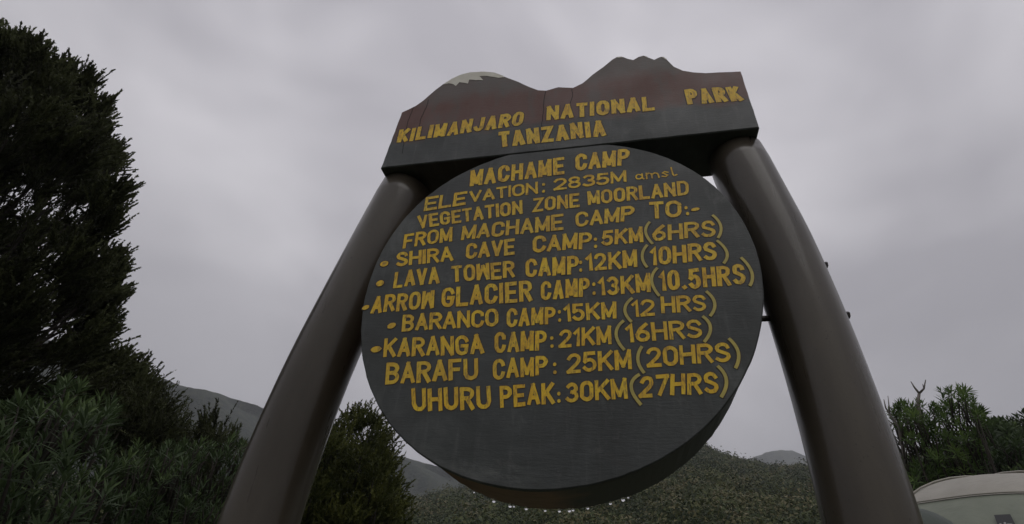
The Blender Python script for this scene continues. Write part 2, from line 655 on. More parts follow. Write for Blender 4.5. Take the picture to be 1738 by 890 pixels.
# ---------------------------------------------------------------- foliage builders
def plumes(centres, dirs, sr, length=.30, per=11, needles=34, spread=.42, nlen=.030, nwid=.0055, tmean=.45):
    """brush-like sprays of tiny upright needles; returns V, F, tint"""
    C = np.asarray(centres, float)
    D = np.asarray(dirs, float)
    n = len(C)
    D /= np.linalg.norm(D, axis=1, keepdims=True)
    d = D[:, None, :] + sr.normal(0, spread, (n, per, 3))
    d /= np.linalg.norm(d, axis=2, keepdims=True)
    L = length * sr.uniform(.5, 1.15, (n, per, 1, 1))
    off = sr.normal(0, .035, (n, per, 1, 3))
    s = sr.uniform(0.12, 1, (n, per, needles, 1))
    base = C[:, None, None, :] + off + d[:, :, None, :] * s * L
    nd = d[:, :, None, :] * 1.0 + sr.normal(0, .42, (n, per, needles, 3))
    nd /= np.linalg.norm(nd, axis=3, keepdims=True)
    side = np.cross(nd, sr.normal(size=nd.shape))
    side /= np.linalg.norm(side, axis=3, keepdims=True)
    nl = nlen * (1.25 - .5 * s)
    a = base + side * nwid
    b = base - side * nwid
    c = base + nd * nl
    V = np.stack([a, b, c], 3).reshape(-1, 3)
    t = tmean + sr.normal(0, .14, (n, 1, 1, 1)) + sr.normal(0, .1, (n, per, 1, 1)) + .25 * (s - .5) + np.zeros_like(s)
    t = np.repeat(t.reshape(-1), 3)
    # a thin stem per spray
    p0 = (C[:, None, :] + off[:, :, 0, :] - d * .12)
    p1 = (C[:, None, :] + off[:, :, 0, :] + d * L[:, :, 0, :])
    sd_ = np.cross(d, sr.normal(size=d.shape))
    sd_ /= np.linalg.norm(sd_, axis=2, keepdims=True)
    st = np.stack([p0 + sd_ * .003, p0 - sd_ * .003, p1], 2).reshape(-1, 3)
    V = np.concatenate([V, st])
    t = np.concatenate([t, np.zeros(len(st))])
    return V, np.arange(len(V)).reshape(-1, 3), np.clip(t, 0, 1)


def whorls(centres, dirs, sr, leaf=.085, wid=.011, leaves=15, tmean=.45, droop=.35, size=None):
    """rosettes of narrow leaves at the shoot tips"""
    C = np.asarray(centres, float)
    D = np.asarray(dirs, float)
    n = len(C)
    D /= np.linalg.norm(D, axis=1, keepdims=True)
    ref = np.cross(D, sr.normal(size=D.shape))
    ref /= np.linalg.norm(ref, axis=1, keepdims=True)
    bi = np.cross(D, ref)
    ph = np.arange(leaves) * 2.39996
    ph = ph[None, :] + sr.uniform(0, 6.28, (n, 1))
    tier = (np.arange(leaves) / leaves)[None, :]
    open_ = (1.25 - 1.0 * tier) + sr.normal(0, .12, (n, leaves))      # radians away from the shoot axis
    rad = np.cos(ph)[..., None] * ref[:, None, :] + np.sin(ph)[..., None] * bi[:, None, :]
    d = D[:, None, :] * np.cos(open_)[..., None] + rad * np.sin(open_)[..., None]
    sz = (sr.uniform(.7, 1.2, (n, 1, 1)) if size is None else np.asarray(size)[:, None, None])
    L = leaf * sz * sr.uniform(.75, 1.1, (n, leaves, 1)) * (1.1 - .35 * tier[..., None])
    base = C[:, None, :] + D[:, None, :] * (tier[..., None] - .6) * leaf * .7
    side = np.cross(d, rad + D[:, None, :] * .3)
    side /= np.linalg.norm(side, axis=2, keepdims=True) + 1e-9
    wd = wid * sz
    down = np.array([0, 0, -1.0])
    m1 = base + d * L * .45 + down * L * droop * .10
    tip = base + d * L + down * L * droop * .45
    V = np.stack([base, m1 + side * wd * .5, m1 - side * wd * .5, tip], 2)       # n, leaves, 4, 3
    nf = n * leaves
    k = np.arange(nf) * 4
    F = np.concatenate([np.stack([k, k + 1, k + 2], -1), np.stack([k + 1, k + 3, k + 2], -1)])
    t = tmean + sr.normal(0, .20, (n, 1)) + sr.normal(0, .08, (n, leaves)) + .45 * (tier - .5)
    return V.reshape(-1, 3), F, np.clip(np.repeat(t.reshape(-1), 4), 0, 1)


def merge(parts):
    V, F, T, o = [], [], [], 0
    for v, f, t in parts:
        V.append(v); F.append(f + o); T.append(t)
        o += len(v)
    return np.concatenate(V), np.concatenate(F), np.concatenate(T)


def bez(p0, p1, p2, n):
    p0, p1, p2 = Vector(p0), Vector(p1), Vector(p2)
    return [p0 * (1 - t) ** 2 + p1 * 2 * t * (1 - t) + p2 * t * t for t in [i / (n - 1) for i in range(n)]]


def inside(poly, x, y):
    c = False
    j = len(poly) - 1
    for i in range(len(poly)):
        xi, yi = poly[i]; xj, yj = poly[j]
        if (yi > y) != (yj > y) and x < (xj - xi) * (y - yi) / (yj - yi) + xi:
            c = not c
        j = i
    return c


def edge_d(poly, x, y):
    best = 1e9
    for i in range(len(poly)):
        x1, y1 = poly[i]; x2, y2 = poly[(i + 1) % len(poly)]
        L = (x2 - x1) ** 2 + (y2 - y1) ** 2
        s = max(0, min(1, ((x - x1) * (x2 - x1) + (y - y1) * (y2 - y1)) / L))
        best = min(best, math.hypot(x - x1 - s * (x2 - x1), y - y1 - s * (y2 - y1)))
    return best


def fill(poly, n, dist, thick, sr, soft=70.0, gaps=()):
    """points through a crown whose outline is known: a real rounded volume about the distance `dist`"""
    xs = [p[0] for p in poly]; ys = [p[1] for p in poly]
    P, E = [], []
    while len(P) < n:
        x, y = sr.uniform(min(xs), max(xs)), sr.uniform(min(ys), max(ys))
        if not inside(poly, x, y):
            continue
        if any(math.hypot((x - gx) / ga, (y - gy) / gb) < 1 and sr.random() < pr for gx, gy, ga, gb, pr in gaps):
            continue
        e = min(1, edge_d(poly, x, y) / soft)
        half = thick * math.sqrt(1 - (1 - e) ** 2)
        P.append(at(x, y, dist + sr.uniform(-half, half)))
        E.append(e)
    return P, E


def limbs_to(acc, root, targets, sr, r0, n=7):
    for tpt in targets:
        mid = Vector(root) * .45 + Vector(tpt) * .55
        mid.z = root[2] + (tpt[2] - root[2]) * .35
        pts = bez(root, mid, tpt, n)
        acc.tube(pts, [r0 * (1 - .85 * i / (n - 1)) for i in range(n)], 6)


# ---------------------------------------------------------------- the sign
sign = empty('park_sign', (0, 0, 0))
tag(sign, 'slate park signboard with yellow lettering, mountain-shaped header, round board and two leaning brown posts', 'signboard')


def ngon_slab(outline, y0, y1, bev=.004):
    """extrude an (x,z) outline from y0 (front) to y1, with softened front and back rims"""
    n = len(outline)
    nx = []
    for i in range(n):
        a = Vector(outline[i - 1]); c = Vector(outline[(i + 1) % n]); t = (c - a)
        t = t.normalized() if t.length > 1e-9 else Vector((1, 0))
        nx.append(Vector((-t.y, t.x)))
    area = sum(outline[i - 1][0] * outline[i][1] - outline[i][0] * outline[i - 1][1] for i in range(n))
    sg = 1 if area > 0 else -1
    inn = [(outline[i][0] + nx[i].x * sg * bev, outline[i][1] + nx[i].y * sg * bev) for i in range(n)]
    V = [(x, y0, z) for x, z in inn] + [(x, y0 + bev, z) for x, z in outline] + \
        [(x, y1 - bev, z) for x, z in outline] + [(x, y1, z) for x, z in inn]
    F = []
    for L in range(3):
        for i in range(n):
            j = (i + 1) % n
            f = (L * n + i, L * n + j, (L + 1) * n + j, (L + 1) * n + i)
            F.append(f if sg > 0 else f[::-1])
    F.append(tuple(range(n)) if sg < 0 else tuple(range(n))[::-1])
    b = tuple(range(3 * n, 4 * n))
    F.append(b if sg > 0 else b[::-1])
    return V, F


def densify(P, step, jit, closed=True):
    out = []
    n = len(P)
    for i in range(n if closed else n - 1):
        a, b = Vector(P[i]), Vector(P[(i + 1) % n])
        k = max(1, int((b - a).length / step))
        for s in range(k):
            p = a.lerp(b, s / k)
            j = jit if s else jit * .3
            out.append((p.x + random.uniform(-j, j), p.y + random.uniform(-j, j)))
    if not closed:
        out.append(tuple(P[-1]))
    return out


# header board
TOP = [(681.4, 190.6), (704.6, 179.5), (717.5, 170.5), (738.2, 152.4), (751.1, 142.8), (766.6, 133), (782.2, 126), (797.7, 122.1),
       (820.9, 120.8), (839, 122.6), (857.1, 129.6), (880.4, 138.2), (898.5, 146.7), (914, 152.4), (926.9, 153.1), (947.6, 147.2),
       (955.5, 147.7), (972.3, 148.5), (987.8, 140.8), (1004.6, 126.5), (1022.7, 113.6), (1038.2, 100.7), (1047.3, 96),
       (1056.3, 95.5), (1066.7, 99.4), (1074.4, 101.2), (1083.5, 96), (1092.5, 93.7), (1100.3, 96.8), (1110.6, 100.7),
       (1118.4, 96.8), (1124.9, 95.5), (1132.6, 100.7), (1144.2, 112.3), (1159.8, 119.3), (1177.8, 122.1), (1198.5, 123.4),
       (1219.2, 122.1), (1239.9, 121.4), (1257.5, 120.8)]
BL, BR = on_plane(645.7, 285.5), on_plane(1289, 216.5)
top2 = [on_plane(*p) for p in TOP]
out1 = densify(top2 + [BR, BL], .03, .0008)
BT = .2228
V, F = ngon_slab(out1, 0.0, BT)
head = mesh_obj('header_board', V, F, M_HEAD, sign)
tag(head, 'long slate header board cut as a two-peaked mountain skyline')


def zb(x):
    t = (x - BL[0]) / (BR[0] - BL[0])
    return BL[1] * (1 - t) + BR[1] * t


# round board: hand-cut circle, flat where it butts the header
A2, B2, A3, B3, A4, B4 = .006, .0128, .0007, .0081, -.0072, -.0012
DT = .275


def disc_r(a):
    return .6 * (1 + A2 * math.cos(2 * a) + B2 * math.sin(2 * a) + A3 * math.cos(3 * a) + B3 * math.sin(3 * a)
                 + A4 * math.cos(4 * a) + B4 * math.sin(4 * a))


def disc_outline(extra=0.0, n=190, jit=.0009):
    o = []
    for i in range(n):
        a = 2 * math.pi * i / n
        r = disc_r(a) + extra + random.uniform(-jit, jit)
        x, z = r * math.cos(a), Z0 + r * math.sin(a)
        o.append((x, min(z, zb(x) - .0012)))
    return o


V, F = ngon_slab(disc_outline(0, jit=.0007), 0.0, .020, .0035)
panel = mesh_obj('round_board', V, F, M_SLATE, sign)
tag(panel, 'round slate front panel listing camps, distances and hours')
V, F = ngon_slab(disc_outline(-.004), .0205, DT, .004)
core = mesh_obj('board_core', V, F, M_SIDE, sign)
tag(core, 'thick body of the round board, brown on its lower left edge')


# posts
def post_x(side, z):
    q = z - Z0
    if side < 0:
        x0, l, k = -.7279, .1738, .0253
    else:
        x0, l, k = .7228, -.0761, -.077
    lim = -.85
    if side < 0 and q < -.1:
        b = max(q, lim) + .1
        x0 += .12 * b * b + (.24 * b * (q - lim) if q < lim else 0)
    if side > 0 and q > .2:
        return x0 + l * .2 + k * .04 + (l + .4 * k - .045) * (q - .2)
    if q >= lim:
        return x0 + l * q + k * q * q
    return x0 + l * lim + k * lim * lim + (l + 2 * k * lim) * (q - lim) * .9


PR, PY = .1014, .1273
posts = []
for s in (-1, 1):
    zt = zb(post_x(s, Z0 + .55)) - .004
    zz = [zt - (zt + .25) * i / 40 for i in range(41)]
    pts = [(post_x(s, z), PY, z) for z in zz]
    rad = [PR * (1 - .03 * math.exp(-(zt - z) / .006) if zt - z < .03 else 1) for z in zz]
    V, F = tube_data(pts, rad, 48)
    p = mesh_obj('post', V, F, M_POST, sign, True)
    for pl in p.data.polygons:
        if len(pl.vertices) > 4:
            pl.use_smooth = False
    tag(p, 'left brown post leaning inwards' if s < 0 else 'right brown post with two bolt ends on its outer side')
    posts.append(p)


def rod(x0, x1, y, z, r, parent, name, slope=0.0, mat=None, sides=12):
    V, F = tube_data([(x0, y, z), (x1, y, z + slope * (x1 - x0))], [r, r], sides)
    return mesh_obj(name, V, F, mat or M_STEEL, parent, sides > 8)


# tie rod seen between the round board and the right post, bolt ends on the outer side
_, zr = on_plane(1298, 541, PY)
ro = rod(disc_r(0) * .97, post_x(1, zr) - PR * .9, PY + .0, zr, .009, sign, 'tie_rod')
ro['label'] = 'dark tie rod between the round board and the right post'
for px, py in ((1402, 450), (1440, 535)):
    _, z = on_plane(px, py, PY)
    xo = post_x(1, z) + PR
    b = rod(xo - .01, xo + .016, PY, z, .0105, posts[1], 'bolt', 0, M_STEEL, 6)
    c = rod(xo - .004, xo + .003, PY, z, .015, posts[1], 'washer', 0, M_STEEL, 16)
for z in (1.62, 2.24):
    xo = post_x(-1, z) - PR
    rod(xo - .016, xo + .01, PY, z, .0105, posts[0], 'bolt', 0, M_STEEL, 6)

# painted snow, cracks
def flat_poly(name, px_pts, y, mat, parent, thick=.0012):
    P = [on_plane(*p) for p in px_pts]
    n = len(P)
    V = [(x, y - thick, z) for x, z in P] + [(x, y + .0005, z) for x, z in P]
    ar = sum(P[i - 1][0] * P[i][1] - P[i][0] * P[i - 1][1] for i in range(n))
    f = tuple(range(n))
    F = [f[::-1] if ar < 0 else f]
    for i in range(n):
        j = (i + 1) % n
        F.append((i, j, n + j, n + i))
    return mesh_obj(name, V, F, mat, parent)


def zA(x, y):
    return (640 + x / 3.869, 80 + y / 3.869)


def zB(x, y):
    return (940 + x / 3.868, 80 + y / 3.868)


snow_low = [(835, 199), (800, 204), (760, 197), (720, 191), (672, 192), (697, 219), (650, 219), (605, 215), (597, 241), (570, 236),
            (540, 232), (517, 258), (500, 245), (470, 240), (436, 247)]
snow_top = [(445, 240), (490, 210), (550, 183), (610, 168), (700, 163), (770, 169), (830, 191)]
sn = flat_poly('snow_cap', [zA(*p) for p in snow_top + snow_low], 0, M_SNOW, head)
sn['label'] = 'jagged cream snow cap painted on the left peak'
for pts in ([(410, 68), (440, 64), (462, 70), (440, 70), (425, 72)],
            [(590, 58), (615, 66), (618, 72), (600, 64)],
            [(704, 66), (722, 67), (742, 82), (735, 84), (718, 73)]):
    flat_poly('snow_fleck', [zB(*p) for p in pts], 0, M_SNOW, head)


# ---- hand-painted stroke lettering
def arc(cx, cy, rx, ry, a0, a1, n=9):
    return [(cx + rx * math.cos(R(a0 + (a1 - a0) * i / (n - 1))), cy + ry * math.sin(R(a0 + (a1 - a0) * i / (n - 1)))) for i in range(n)]


BOWL = arc(.5, .78, .5, .22, 90, -90, 8)
GL = {
    'A': (1, [[(0, 0), (.5, 1)], [(.5, 1), (1, 0)], [(.2, .30), (.8, .30)]]),
    'B': (.95, [[(0, 0), (0, 1)], [(0, 1), (.5, 1)] + arc(.5, .76, .45, .24, 90, -90)[1:] + [(0, .52)],
                [(.5, .52)] + arc(.5, .26, .5, .26, 90, -90)[1:] + [(0, 0)]]),
    'C': (.95, [[(1, .74), (.97, .84)] + arc(.5, .72, .5, .28, 35, 180, 8)[1:] + arc(.5, .28, .5, .28, 180, 325, 8) + [(1, .26)]]),
    'D': (1, [[(0, 0), (0, 1)], [(0, 1), (.45, 1)] + arc(.45, .70, .55, .30, 90, 0, 6)[1:] + arc(.45, .30, .55, .30, 0, -90, 6) + [(0, 0)]]),
    'E': (.9, [[(0, 0), (0, 1)], [(0, 1), (1, 1)], [(0, .5), (.85, .5)], [(0, 0), (1, 0)]]),
    'F': (.88, [[(0, 0), (0, 1)], [(0, 1), (1, 1)], [(0, .5), (.8, .5)]]),
    'G': (1, [[(1, .76)] + arc(.5, .72, .5, .28, 30, 180, 8) + arc(.5, .28, .5, .28, 180, 330, 8) + [(1, .45)], [(.55, .45), (1, .45)]]),
    'H': (1, [[(0, 0), (0, 1)], [(1, 0), (1, 1)], [(0, .5), (1, .5)]]),
    'I': (.0, [[(0, 0), (0, 1)]]),
    'J': (.85, [[(1, 1), (1, .28)] + arc(.5, .26, .5, .26, 0, -170, 8)]),
    'K': (1, [[(0, 0), (0, 1)], [(.05, .40), (1, 1)], [(.35, .58), (1, 0)]]),
    'L': (.88, [[(0, 1), (0, 0), (1, 0)]]),
    'M': (1.12, [[(0, 0), (0, 1)], [(0, 1), (.5, .12)], [(.5, .12), (1, 1)], [(1, 1), (1, 0)]]),
    'N': (1, [[(0, 0), (0, 1)], [(0, 1), (1, 0)], [(1, 0), (1, 1)]]),
    'O': (1, [arc(.5, .70, .5, .30, 0, 180, 9) + arc(.5, .30, .5, .30, 180, 360, 9) + [(1, .70)]]),
    'P': (.95, [[(0, 0), (0, 1)], [(0, 1), (.5, 1)] + arc(.5, .74, .5, .26, 90, -90)[1:] + [(0, .48)]]),
    'R': (.98, [[(0, 0), (0, 1)], [(0, 1), (.5, 1)] + arc(.5, .76, .5, .24, 90, -90)[1:] + [(0, .52)], [(.5, .50), (1, 0)]]),
    'S': (.95, [[(.95, .80)] + arc(.5, .76, .46, .24, 35, 180, 8) + [(.12, .62), (.45, .52), (.86, .40)] + arc(.5, .25, .5, .25, 20, -150, 8)]),
    'T': (.9, [[(0, 1), (1, 1)], [(.5, 1), (.5, 0)]]),
    'U': (1, [[(0, 1), (0, .30)] + arc(.5, .29, .5, .29, 180, 360, 9) + [(1, 1)]]),
    'V': (1, [[(0, 1), (.5, 0)], [(.5, 0), (1, 1)]]),
    'W': (1.12, [[(0, 1), (0, 0)], [(0, 0), (.5, .88)], [(.5, .88), (1, 0)], [(1, 0), (1, 1)]]),
    'Z': (.95, [[(0, 1), (1, 1), (0, 0), (1, 0)]]),
    '0': (.9, [arc(.5, .70, .5, .30, 0, 180, 9) + arc(.5, .30, .5, .30, 180, 360, 9) + [(1, .70)]]),
    '1': (.32, [[(1, 0), (1, 1), (0, .78)]]),
    '2': (.95, [arc(.5, .72, .48, .28, 165, -20, 9) + [(.75, .45), (0, 0)], [(0, 0), (1, 0)]]),
    '3': (.9, [arc(.5, .75, .45, .25, 150, -80, 9), arc(.5, .26, .5, .26, 85, -150, 9)]),
    '5': (.9, [[(.92, 1), (.12, 1)], [(.12, 1), (.05, .55)], [(.05, .52)] + arc(.48, .31, .52, .31, 110, -150, 10)]),
    '6': (.95, [[(.85, 1), (.35, .72), (.06, .40)], arc(.5, .28, .47, .28, 0, 360, 13)]),
    '7': (.9, [[(0, 1), (1, 1)], [(1, 1), (.35, 0)]]),
    '8': (.9, [arc(.5, .76, .44, .24, 0, 360, 13), arc(.5, .26, .5, .26, 0, 360, 13)]),
    '.': (.12, [[(.3, 0), (.7, .02)]]),
    'a': (.9, [arc(.45, .28, .42, .27, 40, 330, 10), [(.9, .56), (.92, .10), (1.05, .0)]]),
    'm': (1.5, [[(0, .0), (0, .56)], [(0, .38), (.22, .58), (.45, .45), (.45, 0)], [(.45, .38), (.7, .58), (.95, .45), (1, 0)]]),
    's': (.75, [[(.9, .52), (.45, .60), (.12, .46), (.5, .30), (.88, .16), (.5, 0), (.05, .06)]]),
    'l': (.5, [[(.1, 1), (.15, .25), (.45, .02), (1, .12)]]),
}
lr = random.Random(5)


def ribbon(acc, P, hw, y):
    """flat stroke of paint along (x,z) points, its face at depth y, square ends"""
    P = [Vector(p) for p in P]
    Q = [P[0]]
    for p in P[1:]:
        if (p - Q[-1]).length > 1e-5:
            Q.append(p)
    P = Q
    n = len(P)
    if n < 2:
        return
    Lf, Rt = [], []
    for i in range(n):
        a = (P[i] - P[i - 1]).normalized() if i else (P[1] - P[0]).normalized()
        b = (P[i + 1] - P[i]).normalized() if i < n - 1 else a
        t = (a + b)
        t = t.normalized() if t.length > .2 else a
        nn = Vector((-t.y, t.x))
        c = max(.55, abs(nn.dot(Vector((-a.y, a.x)))))
        h = hw / c
        p = P[i]
        Lf.append(p + nn * h)
        Rt.append(p - nn * h)
    V = [(q.x, y, q.y) for q in Lf] + [(q.x, y, q.y) for q in Rt] + [(q.x, .0004, q.y) for q in Lf] + [(q.x, .0004, q.y) for q in Rt]
    F = []
    for i in range(n - 1):
        F.append((i, i + 1, n + i + 1, n + i))
        F.append((2 * n + i, 2 * n + i + 1, i + 1, i))
        F.append((n + i, n + i + 1, 3 * n + i + 1, 3 * n + i))
    F.append((0, n, 3 * n, 2 * n))
    F.append((2 * n - 1, n - 1, 3 * n - 1, 4 * n - 1))
    acc.add(V, F)


def word(text, bl, br, tr, tl, Y, O, bold=.087, gap=.36):
    """letters of one word fitted to the quad it fills on the board (photo pixels)"""
    q = [Vector(on_plane(*p)) for p in (bl, br, tr, tl)]
    height = ((q[3] - q[0]).length + (q[2] - q[1]).length) / 2
    width = ((q[1] - q[0]).length + (q[2] - q[3]).length) / 2
    hw = height * bold
    # widths are those of stroke centre lines; every glyph also takes a stroke's width
    ws = [GL[c][0] for c in text]
    st = 2 * hw
    g = gap * st * 1.1
    rest = width - st * len(text) - g * (len(text) - 1)
    if rest < .2 * width:
        g = max(.1 * st, g * .5)
        rest = width - st * len(text) - g * (len(text) - 1)
    k = max(rest, .05 * width) / sum(ws)
    sc = width / (k * sum(ws) + st * len(text) + g * (len(text) - 1))
    x = 0
    for i, c in enumerate(text):
        wc = ws[i] * k * sc
        jy = lr.uniform(-.02, .02)
        for m, pl in enumerate(GL[c][1]):
            pts = []
            for (u, v) in pl:
                U = (x + st * sc / 2 + u * wc + lr.uniform(-.01, .01) * height) / width
                Vv = (hw + v * (height - 2 * hw)) / height + jy + lr.uniform(-.008, .008)
                b = q[0].lerp(q[1], U)
                tt = q[3].lerp(q[2], U)
                pts.append(b.lerp(tt, Vv))
            h2 = hw * lr.uniform(.92, 1.08)
            if c in 'MWN' and m in (1, 2):
                h2 *= .95
            if c.islower():
                h2 *= .62
            # square the ends a little beyond the centre line
            def ext(a, b):
                d = (a - b)
                return a + d.normalized() * hw * .85 if d.length > 0 else a
            if (Vector(pl[0]) - Vector(pl[-1])).length > .05 and c not in 'O0':
                pts[0] = ext(pts[0], pts[1])
                pts[-1] = ext(pts[-1], pts[-2])
            ribbon(Y, pts, h2, -.0010 - .00010 * m - .00002 * (i % 3))
            ribbon(O, pts, h2 + hw * .42, -.0004 - .00008 * m - .00003 * (i % 3))
        x += wc + (st + g) * sc


def blob(Y, O, px, py, rx, ry, ang=0, m=0):
    """a painted dot or short dash"""
    a = Vector(on_plane(px - rx * math.cos(ang), py + rx * math.sin(ang)))
    b = Vector(on_plane(px + rx * math.cos(ang), py - rx * math.sin(ang)))
    c0, c1 = Vector(on_plane(px, py - ry)), Vector(on_plane(px, py + ry))
    hw = (c0 - c1).length / 2
    n = 14
    e = (b - a) / 2
    ctr = (a + b) / 2
    nn = Vector((-e.y, e.x)).normalized() * hw
    for A_, y, k in ((Y, -.0014, 1), (O, -.0006, 1.25)):
        P = [ctr + e * k * math.cos(6.2832 * i / n) * lr.uniform(.9, 1.08) + nn * k * math.sin(6.2832 * i / n) for i in range(n)]
        V = [(p.x, y, p.y) for p in P] + [(p.x, .0004, p.y) for p in P]
        F = [tuple(range(n))] + [(i, (i + 1) % n, n + (i + 1) % n, n + i) for i in range(n)]
        A_.add(V, F)


def paren(K, O, top, mid, bot):
    P = []
    p0, p2 = Vector(top), Vector(bot)
    m = Vector(mid)
    c = m * 2 - (p0 + p2) / 2
    for i in range(11):
        t = i / 10
        P.append(tuple(p0 * (1 - t) ** 2 + c * 2 * t * (1 - t) + p2 * t * t))
    P = [on_plane(*p) for p in P]
    ribbon(K, P, .0042, -.0018)
    ribbon(O, P, .0068, -.00095)


def line_of(parent, read, words=(), dots=(), parens=(), bold=.087):
    for wd in words:
        Y, O = Acc(), Acc()
        word(*wd[:5], Y, O, *(wd[5:] or (bold,)))
        o = Y.build('painted_word', M_YEL, parent, False)
        o['label'] = 'yellow word %s in the line %s' % (wd[0], read)
        O.build('word_outline', M_OUT, parent, False)
    for d in dots:
        Y, O = Acc(), Acc()
        blob(Y, O, *d)
        Y.build('painted_dot', M_YEL, parent, False)
        O.build('dot_outline', M_OUT, parent, False)
    for p in parens:
        K, O = Acc(), Acc()
        paren(K, O, *p)
        K.build('bracket', M_PALE, parent, False)
        O.build('bracket_outline', M_OUT, parent, False)


line_of(head, 'KILIMANJARO NATIONAL PARK', [
    ('KILIMANJARO', (673.1, 243.3), (886.8, 213), (891.2, 188.8), (678.3, 220.9)),
    ('NATIONAL', (926.9, 205.4), (1111.9, 187.5), (1109, 163), (928.2, 180.8)),
    ('PARK', (1167, 178.4), (1263, 171.2), (1251.5, 146.5), (1161, 152.2))], bold=.106)
line_of(head, 'TANZANIA', [('TANZANIA', (847.3, 250.8), (1029.5, 231), (1026, 203.2), (845, 224.7))], bold=.106)
D_ = panel
line_of(D_, 'MACHAME CAMP', [('MACHAME', (797.2, 316.5), (958.3, 296.3), (958.3, 266.5), (799.2, 289.5)),
                            ('CAMP', (976.4, 290.7), (1067.8, 280.4), (1069, 252.8), (976.4, 262.8))])
line_of(D_, 'ELEVATION: 2835M amsl', [
    ('ELE', (718.6, 359.6), (790.5, 348), (794, 325), (723, 336)), ('VATION', (797, 344), (913.3, 329.4), (913.3, 308.5), (797, 325.5)),
    ('2835M', (939.2, 324.2), (1063.2, 309.6), (1062.7, 289.5), (939.2, 304.2)),
    ('amsl', (1077, 306.5), (1151, 300.5), (1147, 283.5), (1076, 289.5), .09)],
    [(922.7, 313.6, 2.6, 2.4), (922.7, 325.4, 2.6, 2.4)])
line_of(D_, 'VEGETATION ZONE MOORLAND', [
    ('VEGETATION', (710.3, 388.5), (887.3, 363.4), (886.8, 339.8), (708, 366.7)),
    ('ZONE', (903.8, 360.6), (984.8, 351.6), (983.7, 327.6), (905, 337.2)),
    ('MOORLAND', (997.8, 348.5), (1170.1, 331.6), (1167.8, 306.8), (996.6, 325.2))])
line_of(D_, 'FROM MACHAME CAMP TO:-', [
    ('FROM', (683.2, 422.3), (767.4, 410.3), (768.2, 385.4), (686.7, 398.3)),
    ('MACHAME', (782.3, 408.2), (957, 390.5), (956.5, 363), (785.8, 384.2)),
    ('CAMP', (976.6, 385.8), (1075.7, 375), (1077.4, 348.8), (976.6, 360.6)),
    ('TO', (1103, 373.2), (1157.1, 368), (1156, 340), (1101, 344))],
    [(1164.2, 353.3, 2.8, 2.8), (1167, 363.2, 2.8, 2.8), (1180, 356, 7.5, 2.6, .22)])
line_of(D_, 'SHIRA CAVE CAMP:5KM(6HRS)', [
    ('SHIRA', (671.4, 452.8), (769.8, 443.6), (768.2, 418.2), (673.8, 429)),
    ('CAVE', (790.1, 440.7), (874.3, 433), (874.3, 405.4), (791.7, 414.6)),
    ('CAMP', (903.8, 429.4), (1004.9, 422.4), (1005.6, 393.6), (905, 401.6)),
    ('5KM', (1020.2, 417.7), (1092.2, 412), (1089.9, 384.7), (1022.6, 392.3)),
    ('6HRS', (1106.4, 410.6), (1215, 401.4), (1213.8, 373.4), (1106.4, 383.8))],
    [(652.5, 448.3, 7, 4.6, .2), (1010.6, 406.8, 2.8, 2.8), (1011, 418.8, 2.8, 2.8)],
    [((1102.9, 377.3), (1095.8, 394.5), (1108, 414.8)), ((1209, 365.5), (1223.2, 384.4), (1218.5, 404.7))])
line_of(D_, 'LAVA TOWER CAMP:12KM(10HRS)', [
    ('LAVA', (666.7, 489.4), (746.2, 481.4), (744.6, 452.4), (670.6, 462)),
    ('TOWER', (767, 480.2), (874.3, 471.9), (873.2, 443), (765.8, 452.4)),
    ('CAMP', (892, 472), (982.5, 466.2), (982.5, 434), (892, 441)),
    ('12KM', (995.5, 460.6), (1082.1, 454.2), (1080.4, 423.2), (993.1, 432.4)),
    ('10HRS', (1103.2, 452.4), (1217.6, 441.4), (1215, 411), (1102.6, 421))],
    [(645.5, 481.3, 7, 4.8, .3), (985.5, 446, 2.8, 3), (985.8, 459, 2.8, 3)],
    [((1098.6, 416.3), (1089.9, 435), (1098.6, 454.7)), ((1216.6, 408.7), (1233.6, 429), (1227.9, 447.9))])
line_of(D_, 'ARROW GLACIER CAMP:13KM(10.5HRS)', [
    ('ARROW', (628.8, 533), (736, 523.2), (738, 492), (633.5, 503.6)),
    ('GLACIER', (749.1, 521.8), (904.2, 512.6), (902.8, 476.2), (750.5, 488.8)),
    ('CAMP', (917.7, 511), (1001, 504), (1001, 471.4), (917.7, 479)),
    ('13KM', (1016.4, 502.4), (1104.5, 497.2), (1102.9, 464), (1014, 472.2)),
    ('10.5HRS', (1119.4, 495.2), (1266, 482.6), (1263, 447.8), (1117, 461.6))],
    [(621, 522.4, 6.6, 3.6, .35), (1008, 483, 2.8, 3.2), (1008.4, 498.2, 2.8, 3.2)],
    [((1115.8, 455.2), (1106, 477), (1119.3, 503.2)), ((1257.4, 437.5), (1275.8, 463), (1272.3, 486.1))])
line_of(D_, 'BARANCO CAMP:15KM (12HRS)', [
    ('BARANCO', (681.7, 563.1), (846.2, 554.4), (845.7, 524.2), (684, 534.6)),
    ('CAMP', (859.7, 556.9), (943, 549.4), (943, 521), (861, 524.3)),
    ('15KM', (958.4, 547.2), (1046.5, 540.9), (1045.7, 511.4), (955.6, 517.6)),
    ('12', (1072.8, 539.2), (1112.1, 536.8), (1111.3, 508.4), (1070.6, 510.8)),
    ('HRS', (1123, 533.4), (1199, 528.2), (1197.6, 500.6), (1120.9, 503.8))],
    [(664.8, 553.4, 7.6, 4.6, .3), (949.5, 530, 2.6, 3), (950, 544, 2.6, 3)],
    [((1073.5, 506.4), (1060.5, 525.5), (1072.1, 547.1)), ((1198.4, 494.8), (1213, 515.5), (1204.8, 537.4))])
